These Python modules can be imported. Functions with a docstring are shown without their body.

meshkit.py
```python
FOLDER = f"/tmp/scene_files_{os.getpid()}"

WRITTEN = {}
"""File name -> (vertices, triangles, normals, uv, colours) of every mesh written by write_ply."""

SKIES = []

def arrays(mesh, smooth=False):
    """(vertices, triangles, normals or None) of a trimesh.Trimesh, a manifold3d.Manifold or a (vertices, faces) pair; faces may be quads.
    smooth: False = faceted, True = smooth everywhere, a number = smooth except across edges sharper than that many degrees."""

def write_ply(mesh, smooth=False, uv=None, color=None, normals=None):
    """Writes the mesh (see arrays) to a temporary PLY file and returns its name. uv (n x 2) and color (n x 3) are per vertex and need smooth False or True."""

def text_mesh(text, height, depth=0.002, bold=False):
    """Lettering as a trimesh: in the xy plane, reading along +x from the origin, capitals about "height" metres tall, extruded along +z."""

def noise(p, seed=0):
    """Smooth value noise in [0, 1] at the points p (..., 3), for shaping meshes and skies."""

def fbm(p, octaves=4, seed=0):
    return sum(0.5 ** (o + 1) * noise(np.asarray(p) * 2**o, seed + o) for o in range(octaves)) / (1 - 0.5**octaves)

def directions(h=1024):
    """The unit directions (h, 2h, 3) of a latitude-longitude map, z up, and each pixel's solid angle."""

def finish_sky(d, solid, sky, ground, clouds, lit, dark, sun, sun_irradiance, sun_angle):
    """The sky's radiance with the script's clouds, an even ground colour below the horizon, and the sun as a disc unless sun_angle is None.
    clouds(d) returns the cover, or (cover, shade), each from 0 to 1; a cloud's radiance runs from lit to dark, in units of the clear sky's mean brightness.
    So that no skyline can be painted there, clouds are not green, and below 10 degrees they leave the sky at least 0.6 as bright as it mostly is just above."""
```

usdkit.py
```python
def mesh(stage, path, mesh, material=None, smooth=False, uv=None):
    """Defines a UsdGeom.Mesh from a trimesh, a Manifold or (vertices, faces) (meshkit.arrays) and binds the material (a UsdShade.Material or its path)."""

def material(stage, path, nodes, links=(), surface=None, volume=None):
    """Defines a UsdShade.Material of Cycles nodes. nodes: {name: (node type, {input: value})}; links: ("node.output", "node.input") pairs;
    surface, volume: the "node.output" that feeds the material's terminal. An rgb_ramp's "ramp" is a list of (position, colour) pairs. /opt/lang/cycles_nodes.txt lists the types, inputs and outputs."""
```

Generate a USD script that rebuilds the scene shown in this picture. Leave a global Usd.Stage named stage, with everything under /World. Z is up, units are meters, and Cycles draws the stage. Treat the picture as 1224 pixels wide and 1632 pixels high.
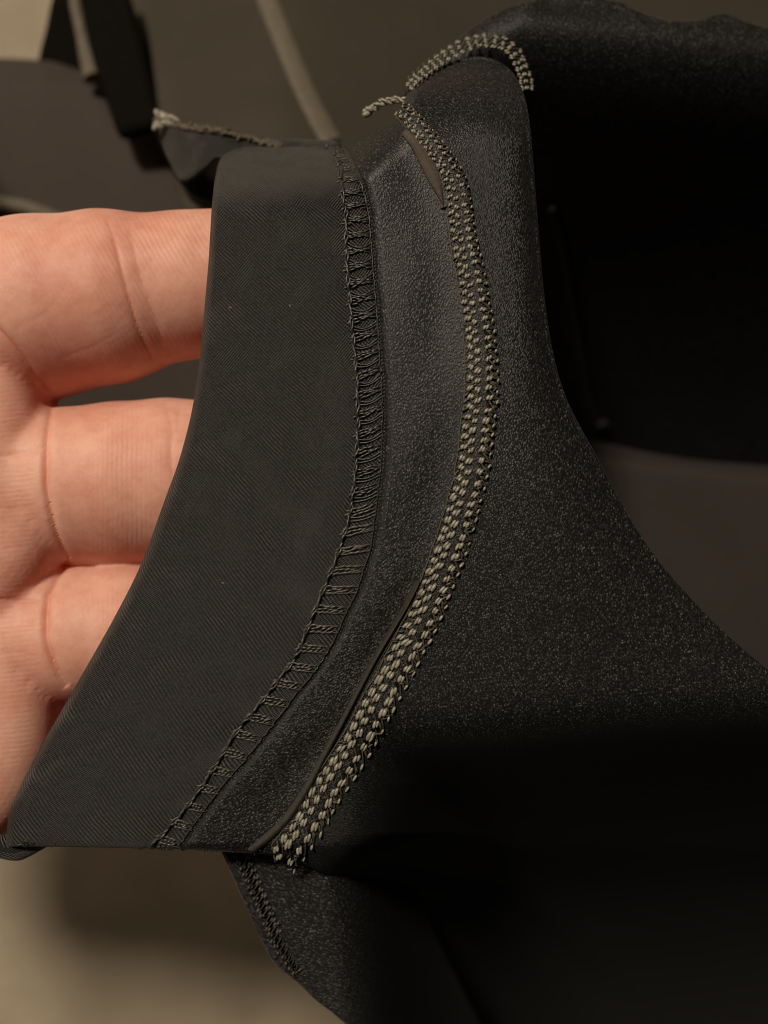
import math, numpy as np, trimesh, usdkit, meshkit
from pxr import Usd, UsdGeom, UsdLux, UsdShade, Gf, Sdf
from scipy.interpolate import PchipInterpolator, CubicSpline
from scipy.ndimage import map_coordinates

stage = Usd.Stage.CreateInMemory()
UsdGeom.SetStageUpAxis(stage, UsdGeom.Tokens.z)
UsdGeom.SetStageMetersPerUnit(stage, 1.0)
UsdGeom.Xform.Define(stage, '/World'); UsdGeom.Scope.Define(stage, '/World/Looks')
rng = np.random.default_rng(7)

# ------------------------------------------------------------------ camera (looks straight down at the garment held over the floor)
H = 115.0                 # camera height over the seam, millimetres; z = 0 is the seam
W = 90.0                  # picture width at z = 0, millimetres
K = W / 1224
cam = UsdGeom.Camera.Define(stage, '/World/camera')
cam.AddTranslateOp().Set(Gf.Vec3d(0, 0, H / 1000))
cam.CreateFocalLengthAttr(6.0); cam.CreateHorizontalApertureAttr(6.0 * W / H); cam.CreateVerticalApertureAttr(6.0 * W / H * 4 / 3)
cam.CreateFStopAttr(2.0); cam.CreateFocusDistanceAttr((H + 1.0) / 1000)
cam.CreateClippingRangeAttr(Gf.Vec2f(0.01, 20)); cam.CreateExposureAttr(0.0)

# ------------------------------------------------------------------ light: a warm room lamp up and to the left, and an added weak fill from the same side
def aim(xf, frm, to=(0, 0, 0)):
    z = np.array(frm, float) - np.array(to, float); z /= np.linalg.norm(z)
    x = np.cross((0, 1, 0.01), z); x /= np.linalg.norm(x); y = np.cross(z, x)
    m = Gf.Matrix4d(*x, 0, *y, 0, *z, 0, *frm, 1)
    xf.AddTransformOp().Set(m)
LDIR = np.array([-0.31, 0.53, 0.78]); LDIR /= np.linalg.norm(LDIR)
key = UsdLux.SphereLight.Define(stage, '/World/room_lamp')
key.CreateRadiusAttr(0.10); key.CreateIntensityAttr(165.0); key.CreateColorAttr(Gf.Vec3f(1.0, 0.87, 0.70))
key.AddTranslateOp().Set(Gf.Vec3d(*(LDIR * 1.3)))
fill = UsdLux.RectLight.Define(stage, '/World/added_fill')
fill.CreateWidthAttr(2.4); fill.CreateHeightAttr(2.4); fill.CreateIntensityAttr(0.62); fill.CreateColorAttr(Gf.Vec3f(1.0, 0.83, 0.62))
aim(fill, (-1.5, 1.0, 1.15))

# ------------------------------------------------------------------ helpers
def P(px, py, z):
    """the point at height z (mm) that the photograph shows at pixel px, py"""
    px, py, z = np.broadcast_arrays(np.asarray(px, float), np.asarray(py, float), np.asarray(z, float))
    f = K * (H - z) / H
    return np.stack([(px - 612) * f, (816 - py) * f, z], -1)

def curve(pts, n, smooth=True):
    pts = np.asarray(pts, float)
    d = np.r_[0, np.cumsum(np.linalg.norm(np.diff(pts[:, :2], axis=0), axis=1))]
    t = np.linspace(0, d[-1], n)
    return np.stack([(PchipInterpolator(d, c) if smooth else (lambda q, c=c: np.interp(q, d, c)))(t) for c in pts.T], -1)

names = {}
def path_of(name, parent='/World'):
    parent = str(parent)
    k = (parent, name); i = names.get(k, 0); names[k] = i + 1
    return f'{parent}/{name}' + (f'_{i:03d}' if i else '')
def obj(name, mesh, mat, parent='/World', smooth=30, uv=None, label=None, kind=None):
    """mesh in millimetres"""
    v, f = (mesh.vertices, mesh.faces) if hasattr(mesh, 'vertices') else mesh
    m = usdkit.mesh(stage, path_of(name, parent), (np.asarray(v) / 1000.0, np.asarray(f)), mat, smooth=smooth, uv=uv)
    if label: m.GetPrim().SetCustomDataByKey('label', label)
    if kind: m.GetPrim().SetCustomDataByKey('kind', kind)
    return m.GetPath()
def thing(name, label, cat):
    x = UsdGeom.Xform.Define(stage, path_of(name)); p = x.GetPrim()
    p.SetCustomDataByKey('label', label); p.SetCustomDataByKey('category', cat)
    return x.GetPath()
def tagp(path, **kw):
    for k, v in kw.items(): stage.GetPrimAtPath(path).SetCustomDataByKey(k, v)

def sheet(G, thick=1.5, rim=4):
    """a cloth sheet: grid G (n, m, 3) is its front; a back at distance thick, joined by a rounded rim. Returns (mesh, uv in mm)"""
    n, m, _ = G.shape
    du = np.gradient(G, axis=0); dv = np.gradient(G, axis=1)
    N = np.cross(du, dv); N /= np.maximum(np.linalg.norm(N, axis=-1, keepdims=True), 1e-9)
    if N[..., 2].mean() < 0: N = -N
    u = np.r_[0, np.cumsum(np.linalg.norm(np.diff(G[:, m // 2], axis=0), axis=1))]
    v = np.concatenate([np.zeros((n, 1)), np.cumsum(np.linalg.norm(np.diff(G, axis=1), axis=2), axis=1)], 1)
    v = v - v[:, -1:] * 0.5
    UV = np.stack([np.repeat(u[:, None], m, 1), v], -1)
    verts = [G.reshape(-1, 3)]; uvs = [UV.reshape(-1, 2)]; faces = []
    idx = np.arange(n * m).reshape(n, m)
    def quads(a):
        q = np.stack([a[:-1, :-1], a[1:, :-1], a[1:, 1:], a[:-1, 1:]], -1).reshape(-1, 4)
        return q
    faces.append(quads(idx))
    B = G - N * thick; nb = n * m
    verts.append(B.reshape(-1, 3)); uvs.append(UV.reshape(-1, 2)); faces.append(quads(idx + nb)[:, ::-1])
    # rim loop
    loop = np.r_[idx[:, 0], idx[-1, 1:], idx[::-1, -1][1:], idx[0, ::-1][1:-1]]
    L = len(loop); gi, gj = np.unravel_index(loop, (n, m))
    out = np.zeros((L, 3))
    out += np.where((gj == 0)[:, None], -dv[gi, gj] / np.linalg.norm(dv[gi, gj], axis=1, keepdims=True).clip(1e-9), 0)
    out += np.where((gj == m - 1)[:, None], dv[gi, gj] / np.linalg.norm(dv[gi, gj], axis=1, keepdims=True).clip(1e-9), 0)
    out += np.where((gi == 0)[:, None], -du[gi, gj] / np.linalg.norm(du[gi, gj], axis=1, keepdims=True).clip(1e-9), 0)
    out += np.where((gi == n - 1)[:, None], du[gi, gj] / np.linalg.norm(du[gi, gj], axis=1, keepdims=True).clip(1e-9), 0)
    out /= np.linalg.norm(out, axis=1, keepdims=True).clip(1e-9)
    prev = loop
    base = 2 * n * m
    for k in range(1, rim + 1):
        if k <= rim - 1:
            a = math.pi * k / rim
            pt = G[gi, gj] - N[gi, gj] * thick / 2 * (1 - math.cos(a)) + out * thick / 2 * math.sin(a)
            w = UV[gi, gj] + np.stack([np.where(gi == 0, -1, np.where(gi == n - 1, 1, 0)), np.where(gj == 0, -1, np.where(gj == m - 1, 1, 0))], -1) * (thick / 2 * a)
            verts.append(pt); uvs.append(w); cur = base + np.arange(L); base += L
        else:
            cur = loop + nb
        faces.append(np.stack([prev, np.roll(prev, -1), np.roll(cur, -1), cur], -1)[:, ::-1]); prev = cur
    v_, f_ = np.concatenate(verts), np.concatenate(faces)
    f_ = np.vstack([f_[:, [0, 1, 2]], f_[:, [0, 2, 3]]])
    a = v_[f_[0]]
    tn = np.cross(a[1] - a[0], a[2] - a[0])
    if tn @ N[0, 0] < 0: f_ = f_[:, ::-1]
    return (v_, f_), np.concatenate(uvs)

def loft(A, B, z, m, bulge=None):
    """grid of pixels between two pixel curves A and B (n, 2), lifted by z(px, py)"""
    s = np.linspace(0, 1, m)[None, :, None]
    G = A[:, None] * (1 - s) + B[:, None] * s
    Z = z(G[..., 0], G[..., 1]) if callable(z) else np.full(G.shape[:2], float(z))
    if bulge is not None: Z = Z + bulge(np.repeat(s[..., 0], len(A), 0), np.linspace(0, 1, len(A))[:, None])
    return P(G[..., 0], G[..., 1], Z)

def tube(path, r, sides=6, caps=True):
    path = np.asarray(path, float); n = len(path)
    T = np.gradient(path, axis=0); T /= np.linalg.norm(T, axis=1, keepdims=True).clip(1e-9)
    r = np.broadcast_to(np.asarray(r, float), (n,))
    ref = np.array([0, 0, 1.0]); ref = ref if abs(T[0] @ ref) < .9 else np.array([1.0, 0, 0])
    V = []
    for i in range(n):
        a = ref - T[i] * (T[i] @ ref); a /= np.linalg.norm(a); ref = a; b = np.cross(T[i], a)
        th = np.arange(sides) * 2 * math.pi / sides
        V.append(path[i] + r[i] * (np.cos(th)[:, None] * a + np.sin(th)[:, None] * b))
    V = np.concatenate(V); F = []
    for i in range(n - 1):
        for k in range(sides):
            a, b = i * sides + k, i * sides + (k + 1) % sides
            F += [(a, b, b + sides), (a, b + sides, a + sides)]
    if caps:
        V = np.vstack([V, path[0], path[-1]]); q = len(V) - 2
        for k in range(sides):
            F += [(q, (k + 1) % sides, k), (q + 1, (n - 1) * sides + k, (n - 1) * sides + (k + 1) % sides)]
    return V, np.array(F)

def join(ms):
    o = 0; V = []; F = []
    for v, f in ms:
        V.append(v); F.append(np.asarray(f) + o); o += len(v)
    return np.concatenate(V), np.concatenate(F)

ico = trimesh.creation.icosphere(1)
def grain(c, d, r, l, up=(0, 0, 1)):
    """one strand of thread: a grain of half length l and radius r at c along d"""
    d = np.asarray(d, float); d = d / np.linalg.norm(d); u = np.asarray(up, float); u = u - d * (d @ u); u /= np.linalg.norm(u); s = np.cross(d, u)
    x = ico.vertices
    return c + x[:, :1] * l * d + x[:, 1:2] * r * s + x[:, 2:] * r * u, ico.faces

# ------------------------------------------------------------------ materials
def mat(name, nodes, links, surface='p.BSDF'):
    return usdkit.material(stage, f'/World/Looks/{name}', nodes, links, surface=surface)

def lycra(name):
    # fine twill rib along one diagonal, crossed weakly by another; fibres vary from black to charcoal
    return mat(name, {
        'tc': ('texture_coordinate', {}), 's': ('separate_xyz', {}),
        'nz': ('noise_texture', {'scale': 0.16, 'detail': 2.0}), 'nzs': ('math', {'math_type': 'multiply_add', 'value2': 7.0, 'value3': -3.5}),
        'a': ('math', {'math_type': 'multiply_add', 'value2': 13.5}), 'a2': ('math', {'math_type': 'multiply', 'value2': -11.0}),
        'ad': ('math', {'math_type': 'add'}), 'sa': ('math', {'math_type': 'sine'}),
        'b': ('math', {'math_type': 'multiply_add', 'value2': 15.0}), 'b2': ('math', {'math_type': 'multiply', 'value2': 19.0}), 'sb': ('math', {'math_type': 'sine'}),
        'mixw': ('noise_texture', {'scale': 0.22, 'detail': 1.0}), 'mw': ('map_range', {'value': 0.5, 'from_min': 0.35, 'from_max': 0.65, 'to_min': 0.15, 'to_max': 0.85, 'clamp': True}),
        'h': ('mix_float', {}),
        'vo': ('voronoi_texture', {'scale': 4.2, 'randomness': 1.0}), 'vr': ('map_range', {'from_min': 0.0, 'from_max': 0.6, 'to_min': 0.9, 'to_max': -0.2}),
        'hh': ('math', {'math_type': 'multiply_add', 'value2': 0.55}),
        'bp': ('bump', {'strength': 1.0, 'distance': 0.00017}),
        'rp': ('rgb_ramp', {'ramp': [(0.0, (.011, .011, .0108)), (0.45, (.043, .0425, .0412)), (0.8, (.118, .116, .111)), (1.0, (.24, .236, .222))]}),
        'c01': ('map_range', {'from_min': -1.1, 'from_max': 1.5}),
        'p': ('principled_bsdf', {'roughness': 0.46, 'specular_ior_level': 0.42, 'sheen_weight': 0.03, 'sheen_roughness': 0.4, 'sheen_tint': (.9, .85, .78)}),
    }, [('tc.UV', 's.vector'), ('tc.UV', 'nz.vector'), ('nz.fac', 'nzs.value1'), ('s.x', 'a.value1'), ('nzs.value', 'a.value3'), ('s.y', 'a2.value1'),
        ('a.value', 'ad.value1'), ('a2.value', 'ad.value2'), ('ad.value', 'sa.value1'),
        ('s.y', 'b2.value1'), ('s.x', 'b.value1'), ('b2.value', 'b.value3'), ('b.value', 'sb.value1'),
        ('tc.UV', 'mixw.vector'), ('mixw.fac', 'mw.value'), ('mw.result', 'h.fac'), ('sa.value', 'h.a'), ('sb.value', 'h.b'),
        ('tc.UV', 'vo.vector'), ('vo.distance', 'vr.value'), ('vr.result', 'hh.value1'), ('h.result', 'hh.value3'),
        ('hh.value', 'bp.height'), ('hh.value', 'c01.value'), ('c01.result', 'rp.fac'), ('rp.color', 'p.base_color'), ('bp.normal', 'p.normal')])

def jersey(name, base=(.0275, .0275, .0282), light=(.100, .0995, .100), pitch=0.29, stretch=(1.0, 1.3), bump=0.000045, spec=0.30, rough=0.45, sheen=0.04):
    # knitted nylon over foam: small raised loops in loose rows, each a little lighter or darker, lamplit tops and shaded gaps put into the colour
    return mat(name, {
        'tc': ('texture_coordinate', {}), 'mp': ('mapping', {'scale': (stretch[0], stretch[1], 1)}),
        'dn': ('noise_texture', {'scale': 0.55, 'detail': 2.0}), 'dv': ('vector_math', {'math_type': 'multiply_add', 'vector2': (.5, .5, 0)}),
        'vo': ('voronoi_texture', {'scale': 1.0 / pitch, 'randomness': 0.85, 'feature': 'f1'}),
        'vr': ('map_range', {'from_min': 0.0, 'from_max': 0.62, 'to_min': 1.0, 'to_max': 0.0, 'clamp': True}),
        'sc': ('separate_xyz', {}), 'pw': ('math', {'math_type': 'power', 'value2': 2.2}), 'cl': ('math', {'math_type': 'multiply_add', 'value2': 1.0, 'value3': 0.27}),
        'hm': ('math', {'math_type': 'multiply'}), 'dt': ('vector_math', {'math_type': 'dot_product', 'vector2': (9.5, 8.0, 0)}), 'nw': ('noise_texture', {'scale': 0.35, 'detail': 2.0}), 'wa': ('math', {'math_type': 'multiply_add', 'value2': 9.0}), 'ws': ('math', {'math_type': 'sine'}), 'wm': ('math', {'math_type': 'multiply_add', 'value2': 0.05}),
        'fi': ('noise_texture', {'scale': 7.0, 'detail': 2.0}), 'fa': ('math', {'math_type': 'multiply_add', 'value2': 0.30}),
        'big': ('noise_texture', {'scale': 0.16, 'detail': 4.0}), 'bm': ('map_range', {'from_min': .3, 'from_max': .7, 'to_min': .84, 'to_max': 1.0}), 'm': ('math', {'math_type': 'multiply'}),
        'bp': ('bump', {'strength': 1.0, 'distance': bump}),
        'rp': ('rgb_ramp', {'ramp': [(0.0, tuple(.22 * x for x in base)), (0.35, base), (0.75, light), (1.0, tuple(1.5 * x for x in light))]}),
        'p': ('principled_bsdf', {'roughness': rough, 'specular_ior_level': spec, 'sheen_weight': sheen, 'sheen_roughness': 0.4, 'sheen_tint': (.9, .87, .84)}),
    }, [('tc.UV', 'mp.vector'), ('tc.UV', 'dn.vector'), ('dn.color', 'dv.vector1'), ('mp.vector', 'dv.vector3'), ('dv.vector', 'vo.vector'), ('vo.distance', 'vr.value'),
        ('vo.color', 'sc.vector'), ('sc.x', 'pw.value1'), ('pw.value', 'cl.value1'), ('wm.value', 'hm.value1'), ('cl.value', 'hm.value2'),
        ('tc.UV', 'fi.vector'), ('fi.fac', 'fa.value1'), ('tc.UV', 'dt.vector1'), ('tc.UV', 'nw.vector'), ('nw.fac', 'wa.value1'), ('dt.value', 'wa.value3'), ('wa.value', 'ws.value1'), ('ws.value', 'wm.value1'), ('vr.result', 'wm.value3'), ('wm.value', 'fa.value3'), ('fa.value', 'bp.height'),
        ('tc.UV', 'big.vector'), ('big.fac', 'bm.value'), ('bm.result', 'm.value1'), ('hm.value', 'm.value2'), ('m.value', 'rp.fac'),
        ('rp.color', 'p.base_color'), ('bp.normal', 'p.normal')])

def simple(name, c1, c2, rough=0.6, scale=2.0, spec=0.3, bump=0.0, bscale=6.0, sheen=0.0):
    return mat(name, {
        'g': ('geometry', {}), 'n': ('noise_texture', {'scale': scale * 1000.0, 'detail': 4.0}), 'n2': ('noise_texture', {'scale': bscale * 1000.0, 'detail': 2.0}),
        'rp': ('rgb_ramp', {'ramp': [(0.3, c1), (0.7, c2)]}), 'bp': ('bump', {'strength': 1.0, 'distance': max(bump, 1e-7)}),
        'p': ('principled_bsdf', {'roughness': rough, 'specular_ior_level': spec, 'sheen_weight': sheen, 'sheen_tint': (.9, .85, .8)}),
    }, [('g.position', 'n.vector'), ('g.position', 'n2.vector'), ('n.fac', 'rp.fac'), ('n2.fac', 'bp.height'), ('rp.color', 'p.base_color'), ('bp.normal', 'p.normal')])

M_lycra = lycra('lycra_lining')
M_jersey = jersey('neoprene_jersey')
M_soft = jersey('plush_neoprene', base=(.050, .049, .050), light=(.115, .112, .112), pitch=0.42, bump=0.00005, spec=0.3, rough=0.55)
M_brown = simple('brown_lining', (.043, .036, .027), (.050, .042, .032), rough=0.8, scale=0.05, spec=0.15, bump=0.00005, bscale=1.5)
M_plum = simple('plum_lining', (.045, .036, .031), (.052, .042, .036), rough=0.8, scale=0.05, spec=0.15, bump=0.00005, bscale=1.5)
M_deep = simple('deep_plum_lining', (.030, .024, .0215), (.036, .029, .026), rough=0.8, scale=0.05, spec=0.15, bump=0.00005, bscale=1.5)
M_black = simple('near_black', (.0035, .003, .0025), (.006, .005, .004), rough=0.85, spec=0.04, bump=0.00002)  # near black, so the gap, wedge and hollow sheets read as shade
M_foam = simple('foam_edge', (.032, .030, .024), (.045, .042, .034), rough=0.8, spec=0.2, bump=0.00003)
M_tan = simple('glued_foam', (.060, .048, .037), (.085, .068, .052), rough=0.75, spec=0.2, bump=0.00002)
M_thread = simple('beige_thread', (.15, .139, .108), (.31, .29, .23), rough=0.32, scale=3.0, spec=0.45, bump=0.00002, bscale=12)
M_under = simple('olive_thread', (.026, .0245, .019), (.075, .069, .053), rough=0.45, scale=3.0, spec=0.4, bump=0.00002, bscale=12)
M_dark = simple('black_thread', (.014, .0135, .012), (.05, .047, .041), rough=0.33, scale=3.0, spec=0.55, bump=0.00002, bscale=12)
M_rung = simple('lit_black_thread', (.030, .028, .024), (.10, .093, .077), rough=0.35, scale=2.5, spec=0.5, bump=0.00002, bscale=12)  # lighter copy of the black thread, its glints put into the colour
M_tape = simple('taupe_tape', (.085, .072, .052), (.15, .128, .095), rough=0.7, scale=1.2, spec=0.25, bump=0.0002, bscale=1.6)
M_floor = simple('beige_cloth', (.27, .225, .165), (.46, .385, .285), rough=0.9, scale=0.018, spec=0.1, bump=0.0004, bscale=0.35)

M_skin = mat('skin', {
    'tc': ('texture_coordinate', {}), 's': ('separate_xyz', {}), 'g': ('geometry', {}),
    'nz': ('noise_texture', {'scale': 260.0, 'detail': 3.0}), 'nm': ('math', {'math_type': 'multiply_add', 'value2': 5.0}),
    'u': ('math', {'math_type': 'multiply_add', 'value2': 11.0}), 'sn': ('math', {'math_type': 'sine'}), 'mk': ('math', {'math_type': 'multiply'}),
    'po': ('noise_texture', {'scale': 2600.0, 'detail': 3.0}), 'hs': ('math', {'math_type': 'multiply_add', 'value2': 0.55}),
    'dn': ('noise_texture', {'scale': 700.0, 'detail': 2.0}), 'dv': ('vector_math', {'math_type': 'multiply_add', 'vector2': (.0012, .0012, .0012)}),
    'vo': ('voronoi_texture', {'scale': 950.0, 'feature': 'distance_to_edge', 'randomness': 1.0}), 'vr': ('map_range', {'from_min': 0.0, 'from_max': 0.12, 'to_min': 0.0, 'to_max': 0.45, 'clamp': True}), 'h2': ('math', {'math_type': 'add'}),
    'bp': ('bump', {'strength': 1.0, 'distance': 0.00002}),
    'c': ('noise_texture', {'scale': 95.0, 'detail': 4.0, 'roughness': 0.6}), 'rp': ('rgb_ramp', {'ramp': [(0.30, (.62, .272, .20)), (0.5, (.69, .352, .262)), (0.72, (.75, .425, .325))]}),
    'c2': ('noise_texture', {'scale': 420.0, 'detail': 4.0, 'roughness': 0.7}), 'r2': ('rgb_ramp', {'ramp': [(0.35, (.92, .82, .80)), (0.6, (1, 1, 1))]}), 'mc': ('mix_color', {'blend_type': 'multiply', 'fac': 0.8}),
    'p': ('principled_bsdf', {'roughness': 0.56, 'specular_ior_level': 0.36, 'subsurface_weight': 0.32, 'subsurface_scale': 0.0015, 'subsurface_radius': (1.0, 0.42, 0.28)}),
}, [('tc.UV', 's.vector'), ('g.position', 'nz.vector'), ('nz.fac', 'nm.value1'), ('nm.value', 'u.value3'), ('s.x', 'u.value1'), ('u.value', 'sn.value1'), ('sn.value', 'mk.value1'), ('s.y', 'mk.value2'),
    ('g.position', 'po.vector'), ('po.fac', 'hs.value1'), ('mk.value', 'hs.value3'), ('hs.value', 'h2.value1'), ('g.position', 'dn.vector'), ('dn.color', 'dv.vector1'), ('g.position', 'dv.vector3'), ('dv.vector', 'vo.vector'),
    ('vo.distance', 'vr.value'), ('vr.result', 'h2.value2'), ('h2.value', 'bp.height'),
    ('g.position', 'c.vector'), ('c.fac', 'rp.fac'), ('g.position', 'c2.vector'), ('c2.fac', 'r2.fac'), ('rp.color', 'mc.a'), ('r2.color', 'mc.b'), ('mc.result', 'p.base_color'), ('bp.normal', 'p.normal')])

# ------------------------------------------------------------------ traced lines of the garment (pixels of the photograph)
L1 = [(392,234),(366,241),(350,256),(343,285),(339,315),(337,340),(333,410),(328,470),(320,560),(309,640),(290,720),(262,800),(225,900),(185,980),(140,1060),(100,1130),(60,1200),(32,1255),(14,1300),(10,1345)]
L3 = [(520,234),(540,262),(547,308),(552,340),(553,400),(557,462),(565,552),(570,611),(571,667),(567,752),(557,824),(550,850),(536,891),(511,952),(484,1019),(470,1050),(448,1079),(404,1135),(377,1167),(352,1208),(325,1249),(293,1293),(252,1338),(240,1350)]
L4 = [(548,236),(562,262),(580,301),(590,348),(593,387),(598,450),(603,508),(606,567),(610,610),(611,667),(609,733),(604,782),(598,830),(592,874),(583,901),(570,943),(553,977),(536,1016),(521,1042),(502,1072),(477,1101),(453,1133),(423,1172),(391,1212),(357,1251),(318,1303),(290,1343),(284,1350)]
F0 = [(628,178),(648,196),(668,222),(689,251),(701,268),(710,285),(717,310),(721,352),(727,399),(736,440),(742,485),(747,530),(750,580),(750,632),(745,667),(742,689),(738,728),(730,770),(723,792),(712,837),(704,859),(690,899),(674,940),(656,984),(634,1026),(613,1068),(591,1106),(572,1143),(553,1178),(531,1213),(515,1236),(497,1265),(475,1305),(452,1338),(438,1356)]
SIL = [(648,142),(672,120),(700,100),(735,86),(770,80),(800,88),(822,104),(836,132),(846,190),(851,250),(858,340),(864,420),(872,500),(884,572),(906,645),(940,703),(975,768),(1010,835),(1060,905),(1120,972),(1180,1030),(1224,1066),(1330,1150)]

def smoothpos(d, w): return 0.5 * (np.sqrt(d * d + w * w) + d) - 0.5 * w * 0
def seg_dark(px, py):
    """millimetres past the line where the shoulder turns down and away, lower right"""
    a = (py - (1105 + (1224 - px) * 0.085)) * K          # down past the horizontal fold
    b = (px - np.interp(py, [1250, 1330, 1400, 1640], [572, 560, 500, 490])) * K             # right past the vertical fold
    return np.minimum(a, 0.9 * b) - 0.9 * np.log1p(np.exp(-np.abs(a - 0.9 * b) / 0.9)) * 1.0
def zmain(px, py):
    px, py = np.asarray(px, float), np.asarray(py, float)
    z = np.zeros(np.broadcast(px, py).shape)
    d = seg_dark(px, py)
    dp = np.where(d > -14, np.log1p(np.exp(np.clip(d / 1.6, -40, 40))) * 1.6, 0.0)
    z = z - 3.3 * (np.sqrt(dp * dp + 22.0) - 4.69)
    yt = np.interp(px, [345, 540, 580, 660], [318, 300, 275, 215]); amp = np.interp(px, [345, 540, 600, 660, 840], [17, 16, 12, 5, 4])
    u = np.clip((yt + 25 - py) / 100.0, 0, 2.2)
    z = z - amp * np.where(u < 1, u ** 2.2, 1 + 2.2 * (u - 1))
    e = np.clip((py - 1345) / 80.0, 0, 1)
    z = z - 3.5 * e * e * (3 - 2 * e) - 0.036 * np.clip(py - 1345, 0, None)
    # the strip between the seams dips a little, the shoulder panel swells
    z = z + 1.3 * np.exp(-((px - 800 - (py - 600) * 0.25) / 170.0) ** 2 - ((py - 760) / 330.0) ** 2)
    return z

n = 300
cL1, cL3, cL4, cF0 = curve(L1, n), curve(L3, n), curve(L4, n), curve(F0, n)
suit = thing('wetsuit', 'black neoprene wetsuit collar with beige flatlock seam, turned out over the fingers', 'wetsuit')

# collar lining: the smooth band folded over the fingers
def band_bulge(s, t):
    folds = 0.10 * np.sin(14 * s - 30 * t) * np.sin(math.pi * s) ** 2 * np.exp(-((t - 0.42) / 0.18) ** 2)
    lip = -1.0 * np.clip((0.05 - s) / 0.05, 0, 1) ** 2
    low = -1.2 * np.clip((t - 0.93) / 0.07, 0, 1) ** 2 * (1 - s)
    return 1.1 * np.sin(math.pi * np.clip(s, 0, 1)) ** 0.8 + folds + lip + low
s0 = np.linspace(0, 1, 70)
def zband(x, y):
    z = zmain(x, y)
    for x0, y0, x1, y1, a, w in ((398,548,560,795,-.22,7), (414,545,566,770,.16,8), (432,540,562,735,-.20,7), (384,560,540,820,.15,9), (470,545,562,690,-.13,7), (300,900,470,1060,-.12,12), (360,640,380,900,.10,22), (120,1150,330,1225,-.10,14), (420,330,520,420,-.10,9)):
        L = math.hypot(x1 - x0, y1 - y0); dx, dy = (x1 - x0) / L, (y1 - y0) / L
        u = ((x - x0) * dx + (y - y0) * dy) / L; d = (x - x0) * dy - (y - y0) * dx
        z = z + a * np.exp(-(d / w) ** 2) * np.clip(np.sin(math.pi * np.clip(u, 0, 1)), 0, 1) ** .7
    return z
G = loft(cL1, cL3, zband, 130, band_bulge)
g, uv = sheet(G, 1.5, 6)
obj('collar_lining', g, M_lycra, suit, True, uv, label='smooth black stretch lining band folded along its left edge')
hem = curve([(-60,1330),(-20,1340),(5,1350),(28,1354),(48,1349),(66,1343),(90,1338)], 50)
obj('rolled_hem', tube(P(hem[:, 0], hem[:, 1], -3.4 + 0 * hem[:, 0]), np.interp(np.linspace(0, 1, 50), [0, .3, .6, .85, 1], [1.1, 1.35, 1.3, .8, .3]), 14), M_lycra, suit, True, np.concatenate([np.stack(np.meshgrid(np.linspace(0, 11, 50), np.linspace(0, 8, 14), indexing='ij'), -1).reshape(-1, 2), [[0, 0], [11, 0]]]), label='small black roll of lining at the lower left corner of the collar')
# ladder strip under the cover stitches
G = loft(cL3 + [1.0, 0], cL4 + [8, 0], lambda x, y: zmain(x, y) - 0.12, 16, lambda s, t: 0.30 * np.sin(math.pi * s))
g, uv = sheet(G, 0.8, 3)
obj('seam_allowance', g, M_lycra, suit, True, uv)
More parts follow.
